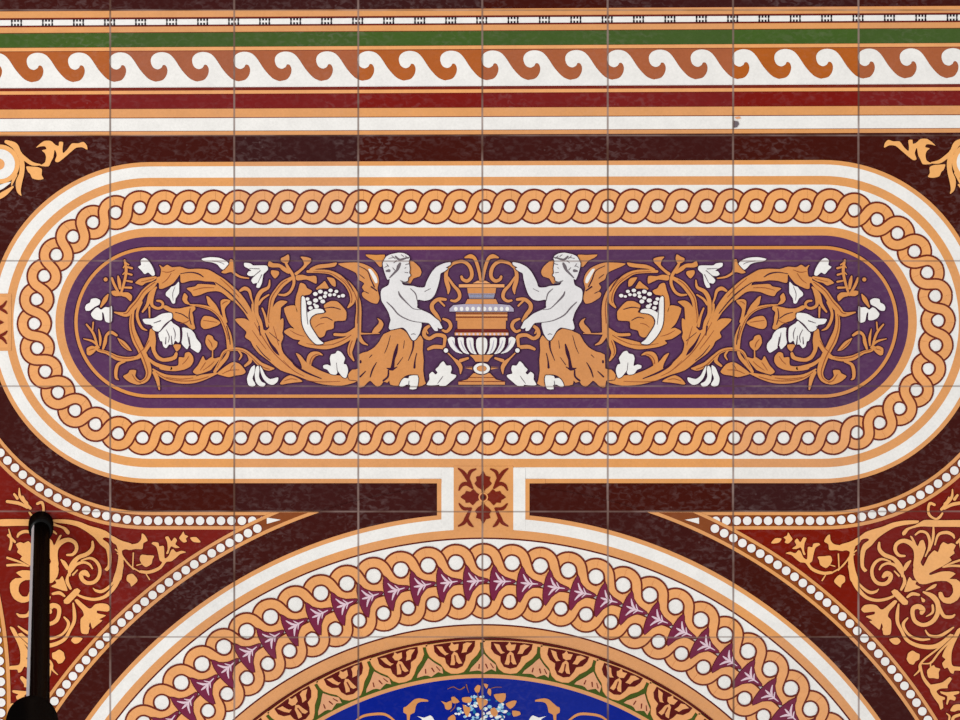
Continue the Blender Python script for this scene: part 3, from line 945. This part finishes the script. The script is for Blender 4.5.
for T, nm in ((ident, 0), (lambda x, y: (962.6 - x, y), 1)):
    o = (390, 648)
    b = MB(0.0010, T)
    b.poly(at(o, '133 592 160 580 200 545 240 510 290 498 370 512 378 530 310 532 270 550 252 590 242 640 200 662 192 730 168 730 165 660 133 640'), 'scroll', 2, 2)
    b.stroke(sat((300, 648), '540 735 14 620 680 24 720 658 26 850 660 26 960 735 16'), 'scroll', 2)
    b.build('buff_leaf', med)
    b = MB(0.0010, T)
    b.poly(at(o, '268 675 340 692 400 668 432 700 440 745 340 745 312 702'), 'white', 2, 2)
    b.build('white_leaf', med)
rnd = random.Random(4)
b = MB(0.0009)
for i in range(150):
    a = rnd.uniform(0, 2 * math.pi); rr = math.sqrt(rnd.random())
    x = 482 + 27 * rr * math.cos(a); y = 717 + 25 * rr * math.sin(a) * (0.9 if y else 1)
    b.disc(x, y, rnd.uniform(1.1, 2.4), rnd.choice(['white', 'white', 'paleblue', 'paleblue', 'midblue']), 2, rnd.uniform(0.9, 1.9), 7)
for o, t in (((390, 648), '505 522 560 540 612 518 612 590 580 612 550 600 540 560'), ((390, 648), '608 490 640 480 692 530 650 547 620 540'),
             ((390, 648), '718 490 790 483 817 510 790 542 725 532'), ((390, 648), '723 558 760 580 802 590 790 640 770 682 740 640'),
             ((390, 648), '840 400 870 363 902 375 890 430 870 442 850 430'), ((390, 648), '858 490 920 500 962 520 930 580 900 612 880 560'),
             ((390, 648), '578 692 630 658 652 690 642 735 580 735'), ((480, 640), '133 540 190 530 252 528 247 590 210 622 160 592'),
             ((480, 640), '253 630 320 600 362 603 342 650 300 682 270 660'), ((480, 640), '318 700 390 708 400 740 330 760'),
             ((480, 640), '0 580 72 600 60 640 0 662'), ((480, 640), '80 480 107 490 102 552 70 522'), ((480, 640), '30 430 77 440 60 482'),
             ((480, 640), '100 690 140 668 175 720 150 760 110 740')):
    b.poly(at(o, t), 'scroll', 4, 2)
for o, t in (((390, 648), '570 405 4 630 382 7 690 410 7 740 385 14'), ((390, 648), '760 360 10 770 400 7 785 440 4'), ((390, 648), '870 430 6 880 500 6'),
             ((480, 640), '100 480 4 150 465 6 215 465 4'), ((390, 648), '600 630 5 640 590 7 650 550 4')):
    b.stroke(sat(o, t), 'gold', 4)
b.build('flower_bouquet', med, 'bouquet of pale blue and white blossom with buff leaves')

# ------------------------------------------------------------------ rosette squares
OR = (430, 440)
ROS = [
    ('p', '380 220 400 255 432 262 426 288 442 310 418 335 398 350 380 372 362 350 342 340 318 310 334 290 328 262 358 255'),
    ('p', '380 600 400 567 432 558 424 530 438 508 416 482 398 470 380 448 362 470 344 480 322 508 336 530 328 558 358 565'),
    ('p', '216 408 250 380 258 363 288 370 310 350 332 375 352 390 352 425 330 440 305 467 283 446 255 450 250 430'),
    ('p', '544 408 510 380 502 363 472 370 450 350 428 375 408 390 408 425 430 440 455 467 477 446 505 450 510 430')]
ROSS = ['302 342 10 268 275 20 235 228 18 203 203 8', '272 280 12 286 228 18 326 206 8', '302 342 12 262 312 20 226 322 18 206 357 8',
        '292 488 10 262 555 20 242 592 18 203 616 8', '262 556 12 282 598 18 306 620 8', '292 490 12 240 490 18 208 456 8']


def rosette(name, T, box, label):
    t = thing(name, label, 'tile square', None)
    b = MB(0.0008, T)
    for p, mk in box: b.poly(p, mk, 2)
    b.build('frame', t)
    b = MB(0.0014, T)
    for _, p in ROS: b.poly(at(OR, p, 7.2), 'maroon', 2, 2)
    for p in ROSS:
        q = [(x, y, w_ * 1.35) for x, y, w_ in sat(OR, p, 7.2)]
        b.stroke(q, 'maroon', 2)
        b.stroke([(2 * (430 + 380 / 7.2) - x, y, w_) for x, y, w_ in q], 'maroon', 2)
    cx, cy = 430 + 380 / 7.2, 440 + 408 / 7.2
    b.disc(cx, cy, 4.8, 'apricot', 3); b.disc(cx, cy, 3.4, 'maroon', 4); b.disc(cx, cy, 2.0, 'dark', 5)
    for dx, dy in ((0, -1), (0, 1)):
        b.stroke([(cx, cy + dy * 4, 1.3), (cx, cy + dy * 12, 0.5)], 'apricot', 4, sm=0)
    b.build('flower_rosette', t)
    return t


rosette('rosette_square', ident, [
    (rect(436.8, 478.6, 529.2, 517.4), 'orange'), (rect(441.2, 467.6, 525, 529.2), 'white'),
    (rect(453.4, 466, 513, 530.4), 'orange'),
    ([(420, 478.6), (441.4, 478.6), (441.4, 483), (420, 483)], 'orange'), ([(525, 478.6), (545, 478.6), (545, 483), (525, 483)], 'orange')],
    'buff square with a dark red four-petal rosette joining oval panel and medallion')
rr = lambda x, y: (-22.5 + (y - 496.7), 322.0 + (x - 482.8) * 0.86)
rosette('rosette_square', rr, [(rect(449.5, 464, 516.0, 530.4), 'orange'), (rect(453.4, 466, 512, 527), 'apricot')],
        'buff square with red rosette at the left edge, only its tips in view')

# ------------------------------------------------------------------ corner ornaments at the top
OC = (0, 130)


def corner(T, label):
    t = thing('leaf_corner_ornament', label, 'tile ornament')
    b = MB(0.0008, T); k = 9.6

    def st(s_, mk='buff'): b.stroke(sat(OC, s_, k), mk, 2)

    def pl(s_, mk='buff', lv=2): b.poly(at(OC, s_, k), mk, lv, 3)
    st('60 112 34 140 150 60 185 225 46 240 275 40 310 322 34 385 332 14')
    st('190 225 44 212 330 48 207 420 48 182 500 60 180 580 40 202 625 10')
    st('150 430 34 120 500 22 112 530 8'); st('-140 560 30 -40 640 44 40 610 50 122 545 20')
    pl('252 350 300 350 360 355 402 375 400 430 418 467 370 477 310 462 290 420 268 400')
    pl('383 342 430 312 442 260 430 220 402 195 445 182 430 155 380 158 346 168 385 130 430 103 490 105 530 140 563 150 568 113 606 118 600 180 607 220 650 180 690 128 750 127 800 113 832 145 838 188 790 165 730 170 680 210 620 262 560 307 528 296 545 240 525 188 512 260 490 302 465 347')
    b.build('leaf_spray', t)
    b = MB(0.0010, T)
    b.disc(0, 164, 19.6, 'buff', 2, n=40); b.disc(0, 164, 15, 'white', 3, n=36); b.disc(-1, 164, 5.6, 'apricot', 4, n=20)
    b.stroke(sat(OC, '-120 500 30 -20 550 52 60 520 30 100 500 8', k), 'white', 1)
    b.build('roundel', t)


corner(ident, 'buff leaf spray curling from a white ringed roundel at the top left corner')
corner(lambda x, y: (971 - x, y - 2.0), 'buff leaf spray curling from a roundel at the top right corner')

# ------------------------------------------------------------------ spandrels
G1, G2, G3, G4, G5, G6, G7 = (760, 510), (840, 510), (864, 560), (864, 500), (864, 630), (864, 648), (864, 460)


def spandrel(right):
    cx = CXR if right else CXL
    sx = 1 if right else -1
    if right:
        T = ident; mir = lambda p: p
    else:
        T = lambda x, y: (971.3 - x, y - 1.0)
    lab = ('triangular brick red corner panel with buff arabesque, lower right' if right
           else 'triangular brick red corner panel with buff arabesque behind the black post, lower left')
    t = thing('arabesque_spandrel', lab, 'tile panel')
    cusp = 482.7 + sx * 182

    def red_outline():
        p = [(cusp - sx * 6, 514)]
        p += [(cx, CY + 198.5)]
        for i in range(1, 25):
            a = math.radians(90 - sx * i * 5.0)
            p.append((cx + 198.5 * math.cos(a), CY + 198.5 * math.sin(a)))
        edge = [q for q in p]
        xo = 1030 if right else -70
        edge = [q for q in edge if (q[0] < xo if right else q[0] > xo)]
        edge.append((xo, edge[-1][1]))
        edge.append((xo, 860))
        # back up along the medallion's ring
        for i in range(40):
            a = 75 - i * 1.4
            q = pol(sx * a, 520)
            if (q[0] > cusp if right else q[0] < cusp) and q[1] < 860 and (q[0] < xo if right else q[0] > xo): edge.append(q)
        return edge
    b = MB(0.0001); b.poly(red_outline(), 'red', 0); b.build('red_field', t)
    # beaded strip that follows the oval panel
    R = 198.6

    def path(r, n=30):
        q = [(cusp - sx * 24, CY + r), (cx, CY + r)]
        for i in range(1, n):
            a = math.radians(90 - sx * i * 100 / n)
            q.append((cx + r * math.cos(a), CY + r * math.sin(a)))
        return q
    b = MB(0.0003)
    for r0, r1, mk, lv in ((189.6, 207.4, 'bead', 0), (189.6, 193.0, 'orange', 1), (204.0, 207.4, 'orange', 1)):
        b.band(path(r0), path(r1), mk, lv, False)
    b.build('bead_strip', t)
    b = MB(0.0003)
    # bead positions run along straight then arc
    x = cusp + sx * (38 if not right else 30)
    sp = 10.45
    s_ = 0.0
    straight = abs(cx - x)
    while True:
        if s_ < straight:
            px, py = x + sx * s_, CY + R
        else:
            a = math.radians(90) - sx * (s_ - straight) / R
            if abs(s_ - straight) / R > 1.65: break
            px, py = cx + R * math.cos(a), CY + R * math.sin(a)
        b.disc(px, py, 4.3, 'white', 2, n=16, out='maroon', ow=0.8)
        s_ += sp
    b.poly([(cusp + sx * 20, 519.5), (cusp + sx * 34, 517.4), (cusp + sx * 34, 523.6)], 'white', 2)
    b.build('white_beads', t)
    # beaded strip that follows the medallion
    mx = MX + (1.2 if right else 0)
    ro = 524.2 if right else 522.0

    def mp(a, r):
        tt = math.radians(a); return (mx + r * math.sin(tt), MY - r * math.cos(tt))
    def edge(r):
        a0 = math.degrees(math.acos((MY - 512.2) / r))
        return [mp(sx * (a0 + (90 - a0) * i / 70), r) for i in range(71)]
    b = MB(0.0008)
    for r0, r1, mk, lv in ((513.6, ro + 8.6, 'bead', 0), (513.6, 517.0, 'orange', 1), (ro + 5.4, ro + 8.6, 'orange', 1)):
        b.band(edge(r0), edge(r1), mk, lv, False)
    b.build('bead_strip', t)
    b = MB(0.0008)
    a = 26.1 if right else 25.6
    while a < 88:
        px, py = mp(sx * a, ro)
        b.disc(px, py, 4.3, 'white', 2, n=16, out='maroon', ow=0.8)
        a += math.degrees(10.35 / ro)
    b.build('white_beads', t)
    # arabesque
    b = MB(0.0005, T)

    def st(o, s, mk='buff'): b.stroke(sat(o, s), mk, 2, out='line', ow=1.0)

    def pl(o, s, mk='buff', lv=2, sm=3): b.poly(at(o, s), mk, lv, sm, out='line', ow=1.0)
    pl(G1, '108 327 150 280 212 284 187 322 140 332'); pl(G1, '233 270 265 255 280 223 300 255 322 290 280 332 245 322 255 295')
    pl(G1, '318 382 360 350 343 310 370 283 400 320 430 273 462 280 442 330 437 400 452 442 430 442 405 372 360 387')
    pl(G1, '253 430 300 415 350 430 380 400 402 410 430 470 468 488 475 370 520 370 530 335 580 328 597 345 552 375 532 440 517 510 492 530 520 570 580 600 640 615 710 610 722 632 640 646 560 627 500 592 450 527 400 520 350 482 310 447')
    pl(G1, '573 465 640 460 700 455 717 500 692 550 655 577 600 547 588 500')
    st(G1, '690 545 8 745 560 12'); st(G1, '780 438 14 787 585 12'); st(G1, '720 622 14 820 560 14 900 455 14 960 400 12'); st(G1, '618 702 14 652 648 10')
    st(G1, '780 600 12 870 500 14 940 440 12')
    pl(G1, '745 690 790 645 840 660 847 710 812 742 800 772 742 722')
    pl(G1, '638 312 665 260 695 243 702 300 740 340 820 350 880 330 960 280 1010 262 990 330 900 382 820 407 760 397 690 397 680 340')
    pl(G2, '0 345 80 320 170 280 250 220 330 190 420 165 520 125 640 103 780 103 765 130 640 147 540 172 450 222 370 282 310 352 255 400 237 480 237 560 268 600 240 617 205 570 198 480 205 400 230 340 285 300 270 282 220 290 160 340 132 420 132 500 150 600 170 660 187 722 150 742 100 700 85 600 78 500 95 420 60 400 0 402')
    st(G3, '-140 60 50 -105 200 50 -60 290 40 20 370 34 120 400 30 220 387 28 292 358 20'); st(G3, '-60 230 20 0 290 28 60 322 32 115 312 24 142 288 8')
    pl(G4, '540 230 600 198 700 198 800 200 960 198 1090 206 1090 266 900 265 700 265 560 262 450 292 412 340 385 352 378 322 420 280 500 252')
    st(G4, '148 425 22 150 490 36 200 545 40 290 582 40 342 640 50 372 700 44 378 760 22')
    st(G4, '260 612 14 175 588 24 112 620 30 76 690 32 84 770 34 130 826 36 200 836 38 250 802 40 262 750 46 222 735 56 190 762 34')
    st(G3, '150 92 16 180 50 24 240 30 26 310 52 30 350 100 30 382 155 10'); st(G3, '300 108 14 345 155 20')
    st(G3, '392 150 18 402 220 34 368 292 24'); pl(G3, '398 312 420 240 450 168 480 200 522 205 510 240 562 270 500 292 440 312')
    st(G4, '402 556 20 345 550 30 308 500 34 320 440 36 380 405 40 450 422 48 512 480 58 530 560 66 520 650 66')
    pl(G3, '455 -242 480 -237 510 -180 530 -130 555 -190 590 -202 614 -120 580 -20 562 20 590 60 640 -40 700 -100 735 -80 760 -150 790 -182 835 -160 870 -172 914 -150 890 -100 902 -70 850 -30 872 0 780 60 650 128 665 147 760 115 850 110 912 135 850 185 920 190 972 240 967 330 930 397 860 434 790 422 746 370 743 320 778 320 800 370 850 370 887 320 877 250 820 208 710 210 620 237 550 234 500 172 486 100 505 0 500 -100 480 -190', sm=2)
    st(G3, '400 90 34 430 40 40 462 5 14')
    st(G4, '510 345 16 560 312 24 622 330 26 652 400 28 645 480 22 610 560 14'); st(G4, '690 262 16 690 340 26 680 410 22 650 500 16')
    st(G4, '705 445 14 740 345 26 820 322 32 880 345 30 898 375 18'); st(G4, '780 668 8 880 625 20 1000 585 22'); st(G4, '925 425 24 990 360 26'); st(G3, '790 70 10 880 55 22 1000 60 24')
    st(G4, '700 45 26 655 32 28 638 90 24 652 150 26 710 186 20 750 170 26 780 130 18'); st(G4, '770 90 28 810 50 34 845 -30 14'); st(G4, '800 85 20 880 42 34 1000 22 30')
    st(G7, '880 292 12 872 370 28 810 440 40'); st(G7, '930 350 24 900 390 30')
    pl(G3, '268 312 300 288 330 300 437 410 432 440 402 447 380 440 285 342', sm=0)
    pl(G3, '0 450 60 440 120 450 160 488 190 488 250 440 300 398 327 410 302 450 250 510 235 560 267 600 267 700 252 742 190 742 183 660 170 630 150 692 110 662 50 612 80 600 28 572 18 558 98 540 98 512 0 522 -32 490')
    st(G3, '342 440 16 330 530 34 332 620 34 372 705 30 420 790 34 500 840 38 600 865 42 700 862 44 780 822 40 862 750 30')
    st(G3, '432 578 16 390 630 30 402 690 28 460 755 24 560 792 26 650 788 16'); st(G5, '610 0 14 650 50 24 740 60 30 820 20 28 890 -30 14')
    st(G3, '430 366 22 480 335 34 545 345 24'); st(G3, '570 375 10 590 402 36'); st(G3, '592 318 20 680 360 50 732 430 50 732 530 44 680 612 42 590 647 38 510 612 40 482 540 40 490 480 44 542 462 50 582 492 56 572 525 40')
    st(G3, '682 450 22 682 520 24 618 562 8'); st(G3, '748 440 16 762 500 34 800 560 34 870 566 32 902 545 16'); st(G3, '618 300 10 690 262 34 722 238 6')
    pl(G5, '438 230 480 203 520 225 552 240 547 290 512 310 490 342 450 332 423 290 430 260'); pl(G5, '248 90 330 73 362 110 330 142 290 137'); pl(G5, '178 -22 252 -22 252 32 198 32')
    st(G5, '880 50 22 740 180 18 600 290 20 555 350 24 550 400 20 498 452 10'); st(G5, '890 75 18 760 205 20 680 310 20 640 332 14 565 332 12'); st(G5, '660 320 12 662 370 12')
    pl(G5, '628 400 690 348 710 370 757 385 742 420 742 482 690 477 640 472')
    pl(G5, '930 -10 975 -20 902 130 872 220 870 320 890 358 975 368 975 402 902 402 890 432 860 422 830 372 800 382 778 330 810 290 778 260 800 200 830 150 880 80')
    st(G5, '562 355 18 580 450 26 620 520 34 682 590 36')
    pl(G6, '650 370 700 358 780 340 850 288 872 310 832 370 830 397 760 402 720 430 750 470 802 490 800 512 780 520 787 590 760 612 743 560 700 502 663 440')
    pl(G6, '758 430 820 438 942 428 942 452 890 470 912 490 902 522 852 512 830 562 818 550 828 480 770 452')
    pl(G6, '858 622 890 570 940 558 975 570 975 622 940 617 900 632'); st(G6, '882 790 26 880 720 30 902 682 30 980 658 26')
    st(G6, '820 650 8 850 680 20 840 740 14')
    # a bud and stem on towards the middle of the panel, seen at the outer margin
    st(G4, '985 300 10 960 420 26 975 500 24')
    b.build('arabesque', t)
    if not right:
        # beaded strip of the neighbouring round panel along the left margin
        ncx, ncy = -514.0, 700.0
        b = MB(0.0008)
        aa = [math.radians(-27 + i * 1.5) for i in range(40)]
        def np_(a, r): return (ncx + r * math.cos(a), ncy + r * math.sin(a))
        b.band([np_(a, 508) for a in aa], [np_(a, 524.6) for a in aa], 'gold', 0, False)
        b.band([np_(a, 521.0) for a in aa], [np_(a, 524.6) for a in aa], 'orange', 1, False)
        b.band([np_(a, 508) for a in aa], [np_(a, 511) for a in aa], 'orange', 1, False)
        a = -0.44
        while a < 0.5:
            b.disc(*np_(a, 515.2), 4.3, 'white', 2, n=16, out='maroon', ow=0.8); a += 10.4 / 515.2
        b.build('edge_bead_strip', t)


spandrel(False)
spandrel(True)

# ------------------------------------------------------------------ the black post standing on the floor
post = thing('barrier_post', 'slim glossy black metal post standing on the floor at the lower left', 'post')
px, py = W(41.0, 522.5)
post.location = (px, py, 0.002)


def black_paint(name, gloss, rough, col=(7, 4, 3)):
    m = bpy.data.materials.new(name); m.use_nodes = True
    nt = m.node_tree; nt.nodes.remove(nt.nodes['Principled BSDF'])
    d = nt.nodes.new('ShaderNodeBsdfDiffuse'); d.inputs[0].default_value = rgb(*col)
    g = nt.nodes.new('ShaderNodeBsdfGlossy'); g.inputs['Roughness'].default_value = rough
    mx = nt.nodes.new('ShaderNodeMixShader')
    n = nt.nodes.new('ShaderNodeTexNoise'); n.inputs['Scale'].default_value = 60
    r = nt.nodes.new('ShaderNodeMapRange'); nt.links.new(n.outputs[0], r.inputs[0])
    r.inputs[3].default_value = gloss * 0.4; r.inputs[4].default_value = gloss * 1.6
    nt.links.new(r.outputs[0], mx.inputs[0]); nt.links.new(d.outputs[0], mx.inputs[1]); nt.links.new(g.outputs[0], mx.inputs[2])
    nt.links.new(mx.outputs[0], nt.nodes['Material Output'].inputs[0])
    return m


BLK = black_paint('black_enamel', 0.03, 0.2)
RUB = black_paint('black_rubber', 0.012, 0.35, (5, 4, 4))
HIGHLIGHT_GREY = plain('painted_highlight_grey', (176, 172, 176), 0.5)  # pale grey that paints the shaft's left highlight


def lathe(name, prof, mat, off=(0, 0), n=48, parent=None):
    v = []; f = []
    for r, z in prof:
        for i in range(n):
            a = 2 * math.pi * i / n; v.append((off[0] + r * math.cos(a), off[1] + r * math.sin(a), z))
    for j in range(len(prof) - 1):
        for i in range(n):
            k = (i + 1) % n
            f.append((j * n + i, j * n + k, (j + 1) * n + k, (j + 1) * n + i))
    f.append(tuple(reversed(range(n)))); f.append(tuple((len(prof) - 1) * n + i for i in range(n)))
    me = bpy.data.meshes.new(name); me.from_pydata(v, [], f); me.materials.append(mat)
    for p in me.polygons: p.use_smooth = len(p.vertices) == 4
    me.update()
    o = bpy.data.objects.new(name, me); C.collection.objects.link(o); o.parent = parent or post
    return o


lathe('shaft', [(0.0108, 0.002), (0.0108, 0.80), (0.0102, 0.806)], BLK)
lathe('foot_ferrule', [(0.0145, 0.0), (0.0152, 0.002), (0.0152, 0.020), (0.0146, 0.024), (0.0128, 0.027), (0.0106, 0.0275)], RUB)
lathe('collar', [(0.0100, 0.505), (0.0190, 0.508), (0.0236, 0.516), (0.0246, 0.528), (0.0246, 0.566), (0.0230, 0.574), (0.0100, 0.577)], RUB, (-0.0052, 0.0))
lathe('top_cap', [(0.0100, 0.80), (0.0135, 0.802), (0.0140, 0.815), (0.0120, 0.827), (0.0060, 0.833)], RUB)


# highlight down the left side of the shaft, built as a grey strip
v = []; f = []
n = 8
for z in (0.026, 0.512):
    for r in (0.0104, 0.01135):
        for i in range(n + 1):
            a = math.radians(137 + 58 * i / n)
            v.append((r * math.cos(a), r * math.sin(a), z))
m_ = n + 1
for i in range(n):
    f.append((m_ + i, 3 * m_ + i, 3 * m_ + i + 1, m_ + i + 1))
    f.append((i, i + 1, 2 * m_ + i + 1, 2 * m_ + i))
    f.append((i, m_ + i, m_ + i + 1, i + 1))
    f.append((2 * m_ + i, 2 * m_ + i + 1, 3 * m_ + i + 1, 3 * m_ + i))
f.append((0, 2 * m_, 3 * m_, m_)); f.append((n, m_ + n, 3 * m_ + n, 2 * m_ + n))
me = bpy.data.meshes.new('painted_highlight_strip'); me.from_pydata(v, [], f); me.materials.append(HIGHLIGHT_GREY); me.update()
o = bpy.data.objects.new('painted_highlight_strip', me); C.collection.objects.link(o); o.parent = post; o['label'] = 'grey strip standing in for the highlight on the shaft'
